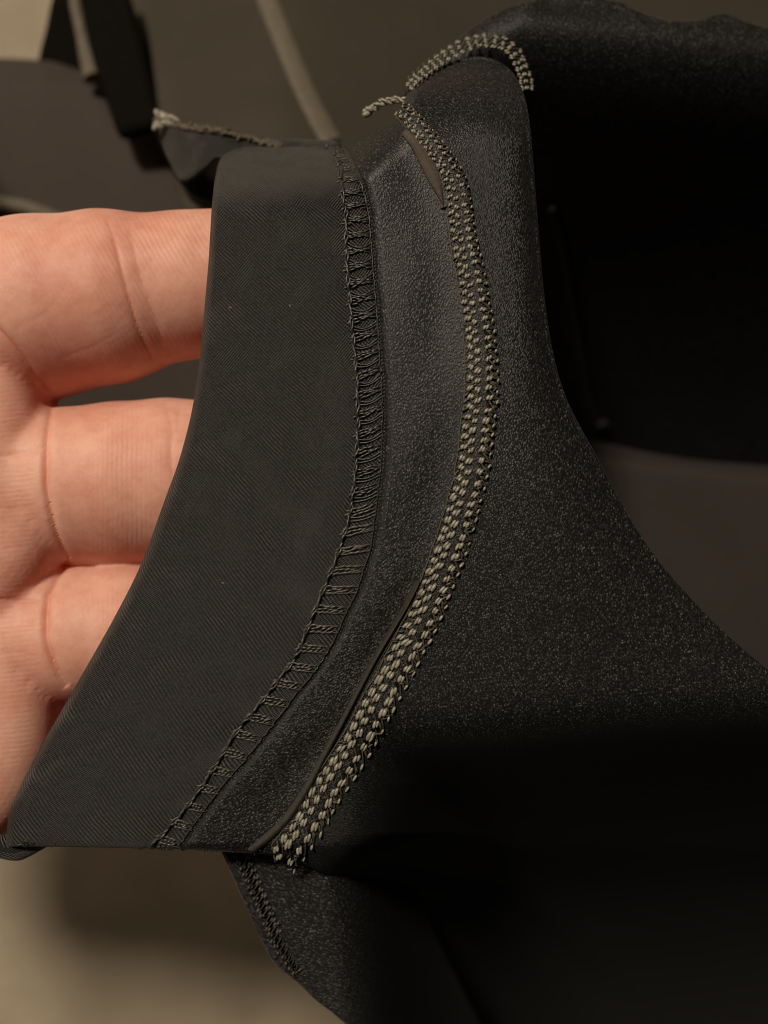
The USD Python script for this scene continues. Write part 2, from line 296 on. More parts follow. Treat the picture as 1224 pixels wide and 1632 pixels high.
# jersey strip between the two seams
cF0r = cF0 + [26, 6]
def strip_bulge(s, t):
    return 0.55 * np.clip(s / 0.08, 0, 1) ** 0.5 - 0.35 * np.exp(-((s - 0.6) / 0.25) ** 2) + 0.06 * np.sin(31 * t + 5 * s) * np.sin(math.pi * s)
G = loft(cL4 + [3, 0], cF0r, zmain, 70, strip_bulge)
g, uv = sheet(G, 2.2, 5)
obj('neck_panel', g, M_jersey, suit, True, uv, label='narrow charcoal knit neoprene strip between the two seams')

# shoulder panel, from the flatlock seam to the fold at its right edge, then down the far side
F0x = np.vstack([cF0 + [14, 3], curve([(454, 1360), (500, 1384), (548, 1408), (585, 1470), (604, 1560), (612, 1660), (614, 1760)], 90)])
n2 = len(F0x)
SILx = curve(SIL + [(1420, 1300), (1450, 1500), (1450, 1760)], n2)
from scipy.ndimage import gaussian_filter1d
sm = gaussian_filter1d(SILx, 7, axis=0, mode='nearest'); k_ = np.clip(np.arange(n2) / 12.0, 0, 1)[:, None]; SILx = SILx * (1 - k_) + sm * k_
wgt = np.linspace(0, 1, 110)
A = F0x[:, None]; B = SILx[:, None]
GP = A * (1 - wgt[None, :, None]) + B * wgt[None, :, None]
Zp = zmain(GP[..., 0], GP[..., 1])
Zp = Zp + 0.28 * np.exp(-(wgt[None] / 0.25) ** 2) - 2.0 * wgt[None] ** 4
front = P(GP[..., 0], GP[..., 1], Zp)
tan = np.gradient(front[:, -1], axis=0); tan[:, 2] = 0; tan /= np.linalg.norm(tan, axis=1, keepdims=True)
outw = np.stack([-tan[:, 1], tan[:, 0], 0 * tan[:, 0]], -1)
outw *= np.sign(np.sum(outw * (front[:, -1] - front[:, -4]) * [1, 1, 0], axis=1, keepdims=True))
for _ in range(12): outw[1:-1] = (outw[:-2] + outw[1:-1] * 2 + outw[2:]) / 4
outw /= np.linalg.norm(outw, axis=1, keepdims=True)
sk = []
R = 0.6
for th in np.linspace(0.2, 1, 7) * math.pi / 2:
    sk.append(front[:, -1] + outw * R * math.sin(th) - np.array([0, 0, R * (1 - math.cos(th))]))
for dz in (1.5, 4, 8, 13, 19):
    sk.append(sk[6] - outw * 0.12 * dz - np.array([0, 0, dz]))
GG = np.concatenate([front - outw[:, None] * R * (wgt[None, :, None] ** 6), np.stack([q - outw * R for q in sk], 1)], 1)
g, uv = sheet(GG, 2.0, 4)
obj('shoulder_panel', g, M_jersey, suit, True, uv, label='broad charcoal knit neoprene shoulder panel right of the flatlock seam')

# foam edges that show beside the flatlock seam
wel = curve([(668,930),(655,955),(628,1000),(601,1045),(574,1095),(545,1150),(515,1205),(484,1262),(452,1308),(418,1340),(400,1356)], 90)
wd = np.interp(np.linspace(0, 1, 90), [0, .12, .6, 1], [1.5, 5, 8, 12])[:, None]
G = loft(wel - np.array([[0.86, 0.5]]) * wd * 0.5, wel + np.array([[0.86, 0.5]]) * wd * 0.9, lambda x, y: zmain(x, y) + 0.35, 8, lambda s, t: 0.5 * np.sin(math.pi * s))
g, uv = sheet(G, 0.7, 4); obj('foam_edge', g, M_foam, suit, True, uv, label='grey foam edge showing along the lower flatlock seam')
lensL = curve([(640,214),(655,232),(668,256),(680,280),(692,302),(706,328)], 40); lensR = curve([(646,206),(668,224),(687,250),(699,275),(705,300),(707,328)], 40)
G = loft(lensL, lensR, lambda x, y: zmain(x, y) + 0.50, 10, lambda s, t: 0.25 * np.sin(math.pi * s))
g, uv = sheet(G, 0.4, 3); obj('foam_edge', g, M_tan, suit, True, uv, label='tan lens of bare foam beside the upper flatlock seam')

# ------------------------------------------------------------------ flatlock seam: looper threads underneath, four rows of needle stitches
def resample_pitch(c, pitch):
    """points along pixel curve c at pitch(t) pixels"""
    d = np.r_[0, np.cumsum(np.linalg.norm(np.diff(c, axis=0), axis=1))]; L = d[-1]; out = []; x = 4.0
    while x < L:
        out.append(x); x += pitch(x / L)
    out = np.array(out); p = np.stack([np.interp(out, d, c[:, k]) for k in (0, 1)], -1)
    e = 6.0
    t = np.stack([np.interp(out + e, d, c[:, k]) - np.interp(out - e, d, c[:, k]) for k in (0, 1)], -1); t /= np.linalg.norm(t, axis=1, keepdims=True)
    return p, t, out / L
pf, tf, uf = resample_pitch(curve(F0, 600), lambda t: np.interp(t, [0, .12, .3, .55, .75, 1], [9.5, 13.5, 15.2, 17.5, 20.5, 21.5]))
nf = np.stack([-tf[:, 1], tf[:, 0]], -1); nf *= np.sign(nf[:, :1] + 1e-9)      # towards the right
row_off = np.array([0.0, 11.5, 30.0, 43.0])
def seam_z(px, py): return zmain(px, py) + 0.55
under = []
wsc = np.interp(uf, [0, .12, .35, 1], [.55, .72, 1, 1.02])
for i in range(len(pf) - 1):
    for o1, o2, k in ((-5, 17, 0), (8, 34, 1), (26, 44, 0), (-3, 16, 1), (26, 43, 1)):
        a = pf[i] + nf[i] * o1 * wsc[i]; b = pf[i + k] + nf[i + k] * o2 * wsc[i + k] + tf[i] * 3
        q = np.linspace(0, 1, 5)[:, None]; q2 = a * (1 - q) + b * q
        zz = seam_z(q2[:, 0], q2[:, 1]) - 0.18 + 0.14 * np.sin(math.pi * q[:, 0]) + rng.normal(0, .02)
        under.append(tube(P(q2[:, 0], q2[:, 1], zz), 0.105, 5))
for o in (-9, 22):      # covering threads that lie along the seam
    q2 = pf + nf * (o * wsc)[:, None] + rng.normal(0, .7, pf.shape)
    under.append(tube(P(q2[:, 0], q2[:, 1], seam_z(q2[:, 0], q2[:, 1]) - 0.2 + rng.normal(0, .03, len(q2))), 0.12, 5))
for i in range(len(pf)):
    for o, m in ((-5, 2), (6, 3), (36, 3)):
        for k in range(m):
            c = pf[i] + nf[i] * (o + rng.normal(0, 2.2)) * wsc[i] + tf[i] * rng.uniform(0, 17)
            d2 = nf[i] * rng.choice([-1, 1]) * rng.uniform(.5, 1) + tf[i] * rng.uniform(.3, 1)
            z = float(seam_z(*c)); p = P(c[0], c[1], z - .06 + rng.normal(0, .05)); e = P(c[0] + d2[0], c[1] + d2[1], z) - P(c[0], c[1], z)
            under.append(grain(p, e, rng.uniform(.10, .15) * wsc[i], rng.uniform(.28, .5) * wsc[i]))
seam = obj('flatlock_seam', join(under), M_under, suit, True, label='flatlock seam of beige stitch rows on dark threads, down the middle of the collar')

def bead(c2, t2, size, tilt, zf, strands=2, length=7.0):
    """one needle stitch: two or three plies of thread side by side, humped over the seam"""
    a = math.atan2(t2[1], t2[0]) + tilt
    d2 = np.array([math.cos(a), math.sin(a)]); s2 = np.array([-d2[1], d2[0]])
    out = []
    for k in range(strands):
        o = (k - (strands - 1) / 2) * 4.3 * size
        q = c2 + s2 * o + d2 * rng.normal(0, 1.0) + d2 * (k - .5) * 2.2 * size
        z = float(zf(q[0], q[1])); p = P(q[0], q[1], z + rng.normal(0, .02)); e = P(q[0] + d2[0], q[1] + d2[1], z) - P(q[0], q[1], z)
        e = e / np.linalg.norm(e) + np.array([0, 0, rng.normal(0, .12)])
        out.append(grain(p, e, 0.225 * size * rng.uniform(.85, 1.15), length * size * K * rng.uniform(.72, 1.0)))
    return join(out)
stitches = []
for r in range(4):
    for i in range(len(pf)):
        t = uf[i]; sc = np.interp(t, [0, .15, .35, .7, 1], [.6, .76, .92, 1.06, 1.02]) * (1.0, 1.0, 1.0, .72)[r] * rng.uniform(.88, 1.1)
        c = pf[i] + nf[i] * row_off[r] * wsc[i] + tf[i] * ((0, .35, .1, .55)[r] * 15) + rng.normal(0, .55, 2)
        lean = np.interp(t, [0, .3, .6, .8, 1], [.5, .5, .25, -.05, -.35]) + rng.normal(0, .12)
        strands = 2 if r < 3 else 1
        stitches.append((abs(t - 0.68) + (.25 if r == 3 else 0), bead(c, tf[i], sc, lean, lambda x, y: seam_z(x, y) + 0.04, strands, np.interp(t, [0, .3, .75, 1], [5.4, 6.0, 8.2, 8.6]))))
stitches.sort(key=lambda q: q[0])
for _, g in stitches[:300]: obj('stitch', g, M_thread, seam, True)
if len(stitches) > 300: obj('remaining_stitches', join([g for _, g in stitches[300:]]), M_thread, seam, True, kind='stuff')

# ------------------------------------------------------------------ cover stitch ladder: a looped chain on the left, rungs across, a dark line for the shaded groove on the right
c3, c4 = curve(L3, 900), curve(L4, 900)
pl, tl, ul = resample_pitch(c3, lambda t: np.interp(t, [0, .05, .25, .5, .75, 1], [17, 22, 30, 32, 34.5, 35]))
chain = []
pc, tcn, uc = resample_pitch(c3, lambda t: 5.0)
ncn = np.stack([-tcn[:, 1], tcn[:, 0]], -1); ncn *= np.sign(ncn[:, :1] + 1e-9)
ph = np.arange(len(pc))
q2 = pc + ncn * (2.0 * np.sin(ph * 0.93) + rng.normal(0, .6, len(pc)))[:, None]
zc = zmain(q2[:, 0], q2[:, 1]) + 0.22 + 0.16 * np.sin(ph * 1.4 + 1)
chain.append(tube(P(q2[:, 0], q2[:, 1], zc), 0.15, 6))
q3 = pc + ncn * (-1.5 + 1.8 * np.sin(ph * 0.93 + 2.2))[:, None]
chain.append(tube(P(q3[:, 0], q3[:, 1], zmain(q3[:, 0], q3[:, 1]) + 0.18 - 0.1 * np.sin(ph * 1.4)), 0.13, 6))
q4 = curve(L4, 260) - [1.5, 0]; q4 = q4 + rng.normal(0, .5, q4.shape)
chain.append(tube(P(q4[:, 0], q4[:, 1], zmain(q4[:, 0], q4[:, 1]) + 0.16 + rng.normal(0, .02, 260)), 0.09, 5))
ladder = obj('cover_seam', join(chain), M_dark, suit, True, label='black looped thread chain with ladder rungs joining lining and neck panel')
d3 = np.linspace(0, 1, 900)
for i in range(len(pl)):
    t = ul[i]; a = pl[i]
    j = np.argmin(np.linalg.norm(c4 - (a + np.array([36, np.interp(t, [0, .1, .3, .5, .8, 1], [2, 3, -15, -13, 6, 12])])), axis=1)); b = c4[j]
    dirn = b - a; Ln = np.linalg.norm(dirn); dirn /= Ln; sd = np.array([-dirn[1], dirn[0]])
    g = []
    arch = np.interp(t, [0, .08, .2, .3], [0, 7, 6, 0])
    for k in range(3):
        off = (k - 1) * np.interp(t, [0, .3, .5, 1], [3.2, 3.8, 4.6, 5.2])
        kk = np.linspace(0.04, np.interp(t, [0, .4, .6, 1], [.92, .92, .84, .80]) - (0.12 if k == 1 else 0), 5)
        cut = np.interp(t, [0, .45, .65, 1], [0, 0, 1, 1])
        for w in range(4):
            m0, m1 = kk[w], kk[w + 1]; m = (m0 + m1) / 2
            fan = off * (1.25 - 0.75 * m)
            c = a + dirn * Ln * m + sd * fan + rng.normal(0, .7, 2) - np.array([0, arch * math.sin(math.pi * m)])
            zz = float(zmain(c[0], c[1])) + 0.13 + 0.20 * math.sin(math.pi * m)
            p = P(c[0], c[1], zz); e = P(c[0] + dirn[0] - sd[0] * off * .02, c[1] + dirn[1] - sd[1] * off * .02, zz) - p
            e = e / np.linalg.norm(e); ang = rng.normal(0, .16) + 0.3 * cut; e = np.array([e[0] * math.cos(ang) - e[1] * math.sin(ang), e[0] * math.sin(ang) + e[1] * math.cos(ang), 0.6 * math.cos(math.pi * m) * .4])
            g.append(grain(p, e, rng.uniform(.10, .135) * np.interp(t, [0, .2, .5, 1], [.75, 1.1, 1.05, 1.05]), Ln * (m1 - m0) * K * (0.66 - .1 * cut)))
    if True:
        for dy0, bow in ((7, 9), (13, 6)) if t < .5 else ((5, 3), (-4, -3)):
            q = np.linspace(0.02, .95, 9)[:, None]; q2 = a + (b - a) * q + np.array([0, 1.0]) * (dy0 + bow * np.sin(math.pi * q) * np.interp(t, [.3, .5], [1, .4]))
            g.append(tube(P(q2[:, 0], q2[:, 1], zmain(q2[:, 0], q2[:, 1]) + 0.16 + .12 * np.sin(math.pi * q[:, 0])), .085, 5))
    # short tail of thread caught in the chain, left
    tail = [grain(P(a[0] - 5 + 3 * q, a[1] + 2 - 6 * q, float(zmain(*a)) + .2), (0.8, .45 + rng.normal(0, .3), 0), .11, .38) for q in range(2)]
    obj('rung', join(g + tail), M_rung if t > .47 else M_dark, ladder, True)

# ------------------------------------------------------------------ flatlock arc over the top of the shoulder, and the thread end at the neck
arc = [(650,140),(668,122),(690,104),(715,86),(745,71),(775,65),(800,69),(818,82),(830,102),(838,128),(842,150)]
zarc = lambda x, y: zmain(x, y) - 1.5 - 6.5 * np.clip((np.asarray(x) - 790) / 55.0, 0, 1.5) ** 2
pa, ta, ua = resample_pitch(curve(arc, 300), lambda t: np.interp(t, [0, .4, .7, 1], [9, 14.5, 13, 10]))
na = np.stack([ta[:, 1], -ta[:, 0]], -1)
und = []
for i in range(len(pa) - 1):
    for o1, o2 in ((-11, 3), (-3, 11)):
        a, b = pa[i] + na[i] * o1, pa[i + 1] + na[i + 1] * o2
        q = np.linspace(0, 1, 4)[:, None]; q2 = a * (1 - q) + b * q
        und.append(tube(P(q2[:, 0], q2[:, 1], zarc(q2[:, 0], q2[:, 1]) + 0.1), 0.2, 5))
arcseam = obj('flatlock_seam', join(und), M_under, suit, True, label='short arched flatlock seam over the top edge of the shoulder panel')
for r, o in enumerate((-8.5, 0, 8)):
    for i in range(len(pa)):
        w = np.interp(ua[i], [0, .35, 1], [.5, 1, 1])
        obj('stitch', bead(pa[i] + na[i] * o * w + rng.normal(0, .6, 2), ta[i], .74 * (.75 + .25 * w), (-.7, .5, -.6)[r], lambda x, y: zarc(x, y) + 0.5, 2, 6.2), M_thread, arcseam, True)
tail = []
for k in range(16):
    f = k / 15.0; x, y = 645 - 62 * f, 160 + 22 * f - 9 * math.sin(3 * f)
    for s in (-1, 1):
        tail.append(grain(P(x, y + 3.2 * s * math.cos(k * 1.1), zmain(640, 165) - 1.2 - 2 * f + .3 * s * math.sin(k * 1.1)), (-1, .35 + .3 * s, 0), .2 + .16 * (f > .8), .5))
obj('thread_end', join(tail), M_thread, suit, True, label='frayed beige thread end at the top of the flatlock seam')

# cut, slightly frayed lower edge of the collar
fr = []
for k in range(420):
    x = rng.uniform(30, 440); y = np.interp(x, [30, 100, 230, 300, 440], [1343, 1343, 1349, 1350, 1355]) + rng.normal(0, 1.6)
    fr.append(grain(P(x, y, float(zmain(x, y)) - rng.uniform(-.3, 1.4)), (rng.normal(0, .8), rng.normal(-.4, .7), rng.normal(0, .5)), rng.uniform(.05, .10), rng.uniform(.2, .5)))
obj('frayed_edge', join(fr), M_dark, suit, True, label='short black fibres along the cut lower edge of the collar')

# ------------------------------------------------------------------ rest of the suit, lower and out of focus
def ruled(name, top, bottom, m, zf, material, thick=2.0, nn=90, bulge=None, label=None):
    G = loft(curve(top, nn), curve(bottom, nn), zf, m, bulge)
    g, uv = sheet(G, thick, 5)
    return obj(name, g, material, suit, True, uv, label=label)

# far shoulder: black panel behind, rolling away to the right and down
def zsh(x, y):
    yt = np.interp(x, [640, 700, 760, 840, 1040, 1224], [150, 85, 40, 5, 25, 45]); u = np.clip((y - yt) * K, 0, None)
    return -15.0 - 3.0 * np.clip((x - 840) / 384.0, 0, 2) - 1.75 * (np.sqrt(u ** 2 + 150) - 12.25) - 2.0 * np.exp(-u / 1.2)
ruled('far_shoulder', [(640,150),(668,118),(700,88),(730,62),(760,40),(800,18),(840,4),(900,-2),(980,8),(1040,26),(1075,36),(1110,33),(1150,28),(1190,36),(1300,70)],
      [(760,690),(800,720),(860,735),(940,745),(1020,745),(1100,750),(1200,755),(1330,760)], 80, zsh, M_jersey, label='black neoprene far shoulder rolling away into shade, upper right')
ft = curve([(878,330),(886,355),(898,400),(912,480),(926,560),(938,630),(952,676)], 70)  # raised strip that stands for a lit fold line
q = P(ft[:, 0], ft[:, 1], zsh(ft[:, 0], ft[:, 1]) + 0.5)
ftp = obj('seam_fold_strip', tube(q, 0.75, 8), M_foam, suit, True, label='narrow dark strip for the lit fold line down the far shoulder')
obj('bar_tack', grain(P(960, 676, zsh(960, 676) + 1.2), (1, .4, 0), .8, 1.3), M_foam, suit, True)

# inside of the body, a plum brown panel at the right
def zpl(x, y): return -52 - 4.0 * (np.clip(740 - y + (x - 975) * .12, 0, 60) / 22.0) ** 2 + 2.0 * np.sin(x / 160.0)
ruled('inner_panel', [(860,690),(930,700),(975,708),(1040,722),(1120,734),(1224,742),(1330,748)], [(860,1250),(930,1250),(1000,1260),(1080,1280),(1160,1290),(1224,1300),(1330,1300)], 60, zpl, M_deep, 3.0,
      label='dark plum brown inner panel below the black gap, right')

# lower piece of the front with an overlocked edge
def zlow(x, y):
    d = np.clip((x - 512 - (y - 1400) * .14) * K, -4, None)
    return -4.4 - 0.014 * (y - 1340) - 3.9 * (np.sqrt(np.clip(d, 0, None) ** 2 + 45) - 6.71) - 0.55 * np.exp(-((x - 395 - (y - 1380) * .45) / 12.0) ** 2)
lowS = [(352,1328),(376,1362),(392,1398),(404,1430),(416,1465),(430,1500),(447,1534),(470,1562),(498,1588),(530,1612),(566,1636),(640,1675),(720,1710)]
lowL = gaussian_filter1d(curve(lowS, 160), 14, axis=0, mode='nearest')
ruled('lower_panel', lowL, [(600,1300),(640,1360),(660,1400),(680,1450),(700,1500),(720,1540),(740,1580),(760,1620),(780,1660),(820,1700),(900,1750)], 70, zlow, M_soft, 2.4,
      label='blue grey plush neoprene piece below the collar with a stitched left edge')
pe, te, ue = resample_pitch(curve(lowL, 500)[:230], lambda t: 10.5)
ne = np.stack([-te[:, 1], te[:, 0]], -1); ne *= np.sign(ne[:, :1] + 1e-9)
pth = np.concatenate([pe[:, None] + ne[:, None] * 1.0, pe[:, None] + ne[:, None] * 16.0], 1).reshape(-1, 2)
edge = obj('edge_seam', tube(P(pth[:, 0], pth[:, 1], zlow(pth[:, 0], pth[:, 1]) + .15), .16, 5), M_under, suit, True, label='overlocked edge of the lower piece')
for i in range(len(pe)):
    for o in (2.0, 17.0):
        if o > 5 and ue[i] > .72: continue
        obj('stitch', bead(pe[i] + ne[i] * o + rng.normal(0, .7, 2), te[i], .9, .9, lambda x, y: zlow(x, y) + 0.15, 2, 5.0), M_under, edge, True)

# unseen suit sheet added over the floor, lower right, to cut bounced light
bx, by = np.meshgrid(np.linspace(34, 400, 60), np.linspace(-400, 70, 60), indexing='ij')
Gb = np.stack([bx, by, -132 + 22 * (meshkit.fbm(np.stack([bx / 90, by / 90, 0 * bx], -1), 3, 9) - .5)], -1)
g, uv = sheet(Gb, 3.0, 4); obj('added_body', g, M_jersey, suit, True, uv)

# back of the suit, top, with its taped seam
def zback(x, y): return -46 - 0.10 * (235 - y) - 5.0 * np.exp(-((x - 215 - (y - 100) * .25) / 22.0) ** 2) - 0.8 * (np.sqrt(np.clip((x - 430) * K * 1.4, 0, None) ** 2 + 64) - 8)
ruled('back_panel', [(178,-60),(196,0),(212,60),(228,120),(244,180),(262,228),(290,330)], [(1500,-80),(1500,0),(1480,70),(1440,130),(1400,190),(1300,240),(1100,330)], 110, zback, M_brown, 3.0,
      label='taupe brown back panel out of focus behind the collar, top')
tp = curve([(408,-60),(427,0),(446,48),(466,96),(486,142),(508,186),(528,222)], 60)
G = loft(tp - [14, -4], tp + [14, -4], lambda x, y: zback(x, y) + .6, 8, lambda s, t: .5 * np.sin(math.pi * s))
g, uv = sheet(G, .5, 3); obj('seam_fold_strip', g, M_tape, suit, True, uv, label='lighter taupe taped seam running down the back panel')
# sleeve at the left, behind the hand
def zsl(x, y):
    yt = np.interp(x, [-20, 70, 160, 250, 345], [95, 100, 128, 205, 300]); u = np.clip((y - yt) * K, 0, None)
    return -60 - 6.0 * np.exp(-u / 2.2) - 0.02 * np.clip(y - 350, 0, None)
ruled('sleeve', [(-60,92),(0,94),(70,98),(120,112),(165,128),(205,158),(240,190),(268,225),(310,268),(360,316)],
      [(-60,760),(0,760),(70,760),(120,760),(165,760),(205,760),(260,760),(320,760),(400,760),(460,760)], 80, zsl, M_plum, 3.0, label='plum brown sleeve out of focus behind the hand, left')
tq = curve([(-60,300),(0,322),(40,330),(75,342),(110,356),(150,372)], 40)
G = loft(tq - [0, 11], tq + [0, 12], lambda x, y: zsl(x, y) + 1.2, 8, lambda s, t: .8 * np.sin(math.pi * s))
g, uv = sheet(G, .8, 3); obj('seam_fold_strip', g, M_tape, suit, True, uv, label='pale taped seam crossing the sleeve above the index finger')
tq = curve([(-60,338),(0,354),(60,372),(120,400)], 30)
G = loft(tq - [0, 10], tq + [0, 40], lambda x, y: zsl(x, y) + .9, 8)
g, uv = sheet(G, .6, 3); obj('dark_patch', g, M_black, suit, True, uv)  # near-black patch along the lower side of the pale tape
# near-black sheet for the shaded gap, and pale piping, between sleeve and back
ruled('gap_shade', [(136,-40),(140,0),(148,45),(160,90),(176,140),(196,200)], [(182,-40),(196,0),(210,50),(222,100),(234,150),(246,186)], 20, lambda x, y: -56 - .03 * (100 - y), M_black, 3.0, label='near-black sheet for the shaded gap between sleeve and back panel')
tq = curve([(116,-40),(120,0),(128,40),(138,85),(150,126)], 40)
obj('piping', tube(P(tq[:, 0], tq[:, 1], -60 + 0 * tq[:, 0]), np.interp(np.linspace(0, 1, 40), [0, .6, 1], [1.1, 1.2, 1.9]), 8), M_tape, suit, True, label='pale piping left of the shaded gap')
ruled('shadow_wedge', [(100,-40),(88,0),(80,40),(70,80),(62,120)], [(122,-40),(124,0),(132,40),(142,85),(150,126)], 16, lambda x, y: -68 + 0 * x, M_black, 2.0)  # near-black sheet for the shadow wedge beside the garment

# crumpled end of the collar, upper left of the band
def zfl(x, y): return -24 - 0.05 * (345 - x) + 3.0 * np.sin((x - 250) / 40.0)
ruled('collar_end', [(252,196),(275,208),(310,214),(345,216),(400,222),(460,226),(530,230)], [(256,222),(268,250),(290,282),(326,262),(352,246),(430,250),(530,250)], 30, zfl, M_lycra, 1.2, label='crumpled lining at the end of the collar')
ruled('hollow_shade', [(250,206),(262,240),(278,268),(296,292),(318,306),(342,310)], [(300,240),(318,246),(332,250),(346,250),(356,256),(366,262)], 20, lambda x, y: -34 + .03 * (x - 300), M_black, 1.5)  # near-black sheet for the shaded hollow beside the band
tail = []
for k in range(60):
    f = k / 59.0; x = 248 + 200 * f; y = 196 + 14 * f + 22 * f * f + rng.normal(0, 2.5) - (8 if f < .12 else 0)
    tail.append(grain(P(x, y, zfl(x, y) + .3), (rng.normal(1, .5), rng.normal(0, .6), rng.normal(0, .3)), .22, .5))
obj('frayed_edge', join(tail), M_tape, suit, True, label='frayed cut edge along the end of the collar')
tail = [grain(P(250 + 30 * f + rng.normal(0, 2), 192 + 10 * (1 - f) * (1 if rng.random() > .5 else -1), zfl(260, 195) + 1.2), (rng.normal(), rng.normal(), .2), .5, .9) for f in np.linspace(0, 1, 14)]
obj('frayed_edge', join(tail), M_thread, suit, True, label='pale frayed corner at the end of the collar')

# ------------------------------------------------------------------ the hand
def hand_mesh():
    st = 0.55
    lo, hi = np.array([-150.0, -58.0, -52.0]), np.array([14.0, 76.0, 6.0])
    ax = [np.arange(lo[k], hi[k], st) for k in range(3)]
    X, Y, Z = np.meshgrid(*ax, indexing='ij'); X = X.astype(np.float32); Y = Y.astype(np.float32); Z = Z.astype(np.float32)
    def cap(a, b, ra, rb, flat=1.0):
        a, b = np.asarray(a, float), np.asarray(b, float); d = b - a; L2 = d @ d
        t = np.clip(((X - a[0]) * d[0] + (Y - a[1]) * d[1] + (Z - a[2]) * d[2]) / L2, 0, 1)
        return np.sqrt((X - a[0] - t * d[0]) ** 2 + (Y - a[1] - t * d[1]) ** 2 + ((Z - a[2] - t * d[2]) / flat) ** 2) - (ra + (rb - ra) * t)
    def ell(c, r):
        r = np.asarray(r, float)
        a = np.sqrt(((X - c[0]) / r[0]) ** 2 + ((Y - c[1]) / r[1]) ** 2); k = (a ** 3.2 + np.abs((Z - c[2]) / r[2]) ** 3.2) ** (1 / 3.2)
        return (k - 1) * r.min() * np.clip(0.6 + 0.4 * k, .6, 1.4)
    def smin(a, b, k):
        h = np.clip(0.5 + 0.5 * (b - a) / k, 0, 1)
        return b * (1 - h) + a * h - k * h * (1 - h)
    def chain(pts, rs, k=1.6):
        d = None
        for i in range(len(pts) - 1):
            c = cap(pts[i], pts[i + 1], rs[i], rs[i + 1]); d = c if d is None else smin(d, c, k)
        return d
    index = chain([P(-70,512,-13.5), P(60,492,-12.6), P(175,474,-12.4), P(248,462,-12.8), P(300,455,-12.8), P(360,450,-13.5), P(480,452,-15), P(600,466,-17)], [11.6,11.6,10.9,9.35,9.2,9.0,8.6,7.6], 1.2)
    middle = chain([P(-20,778,-13.0), P(110,776,-12.6), P(190,772,-13.4), P(270,766,-14.2), P(325,765,-14.6), P(400,765,-15.5), P(600,772,-17)], [9.6,10.1,10.55,10.6,10.1,9.6,8], 1.2)
    ring = chain([P(-10,1014,-12.0), P(120,1010,-12.0), P(200,1006,-13.0), P(300,1000,-15.5), P(420,992,-16.4), P(540,985,-18)], [8.6,8.9,9.2,8.9,8.5,7.4], 1.2)
    pinky = chain([P(20,1180,-19), P(160,1176,-18), P(300,1164,-18), P(430,1150,-19)], [7.6,7.6,7.2,6.2], 1.2)
    def lobe(px, py, rx, ry, z, rz): f = K * (H - z) / H; return ell(P(px, py, z), (rx * f, ry * f, rz))
    padA = lobe(-62, 692, 146, 168, -11.5, 9.7)
    padB = lobe(-8, 850, 118, 128, -11.0, 9.3)
    padC = lobe(-42, 1140, 152, 200, -12.0, 10.2)
    pads = smin(smin(padA, padB, 4.5), padC, 4.5)
    wrist = P(-860, 900, -22)
    palm = None
    for a, r, rb in ((P(-70,512,-16), 11.0, 13.5), (P(-90,700,-16), 11.5, 14), (P(-60,870,-15), 11.5, 14), (P(-80,1060,-16), 11, 14), (P(-150,1150,-17), 10.0, 12)):
        b = wrist + np.array([0, (a[1]) * .38, 0]); c = cap(a, b, r, rb, .85); palm = c if palm is None else smin(palm, c, 5)
    thenar = cap(P(-330, 560, -16), P(-700, 860, -20), 13, 15); palm = smin(palm, thenar, 6)
    thumb = chain([P(-620,720,-24), P(-480,420,-30), P(-370,190,-30), P(-310,50,-29)], [14,11.5,10,8.2], 3)
    palm = smin(palm, thumb, 5)
    palm = smin(palm, pads, 2.2)
    fing = np.minimum(np.minimum(index, middle), np.minimum(ring, pinky)) if False else smin(smin(index, middle, .25), smin(ring, pinky, .25), .25)
    D = smin(palm, fing, 0.8).astype(np.float32)
    # surface nets
    s = D < 0
    nx, ny, nz = D.shape
    cs = np.stack([s[i:nx-1+i, j:ny-1+j, k:nz-1+k] for i in (0, 1) for j in (0, 1) for k in (0, 1)])
    act = cs.any(0) & ~cs.all(0)
    ci = np.argwhere(act); num = -np.ones(act.shape, int); num[act] = np.arange(len(ci))
    acc = np.zeros((len(ci), 3)); cnt = np.zeros(len(ci))
    corners = [(i, j, k) for i in (0, 1) for j in (0, 1) for k in (0, 1)]
    for a in corners:
        for k in range(3):
            if a[k]: continue
            b = list(a); b[k] = 1
            da = D[ci[:, 0] + a[0], ci[:, 1] + a[1], ci[:, 2] + a[2]]; db = D[ci[:, 0] + b[0], ci[:, 1] + b[1], ci[:, 2] + b[2]]
            m = (da < 0) != (db < 0); t = np.where(m, da / np.where(m, da - db, 1), 0)
            p = np.tile(np.array(a, float), (len(ci), 1)); p[:, k] += t
            acc += p * m[:, None]; cnt += m
    V = ci + acc / cnt[:, None]
    Fs = []
    for k in range(3):
        sl0 = [slice(1, -1)] * 3; sl0[k] = slice(0, -1); sl1 = list(sl0); sl1[k] = slice(1, None)
        a, b = s[tuple(sl0)], s[tuple(sl1)]
        e = np.argwhere(a != b); flip = a[tuple(e.T)]
        off = np.array([1, 1, 1]); off[k] = 0; e = e + off
        o1, o2 = [q for q in range(3) if q != k]
        u = np.zeros(3, int); u[o1] = 1; w = np.zeros(3, int); w[o2] = 1
        quad = np.stack([num[tuple((e - u - w).T)], num[tuple((e - w).T)], num[tuple(e.T)], num[tuple((e - u).T)]], -1)
        if k == 1: quad = quad[:, ::-1]
        quad[~flip] = quad[~flip][:, ::-1]
        Fs.append(quad)
    F = np.concatenate(Fs); F = F[(F >= 0).all(1)]
    F = np.vstack([F[:, [0, 1, 2]], F[:, [0, 2, 3]]])
    g = np.gradient(D)
    for _ in range(3):
        d = map_coordinates(D, V.T, order=1); gr = np.stack([map_coordinates(q, V.T, order=1) for q in g], -1)
        V = V - np.clip(d / np.maximum((gr ** 2).sum(1), .05), -.5, .5)[:, None] * gr * 0.8
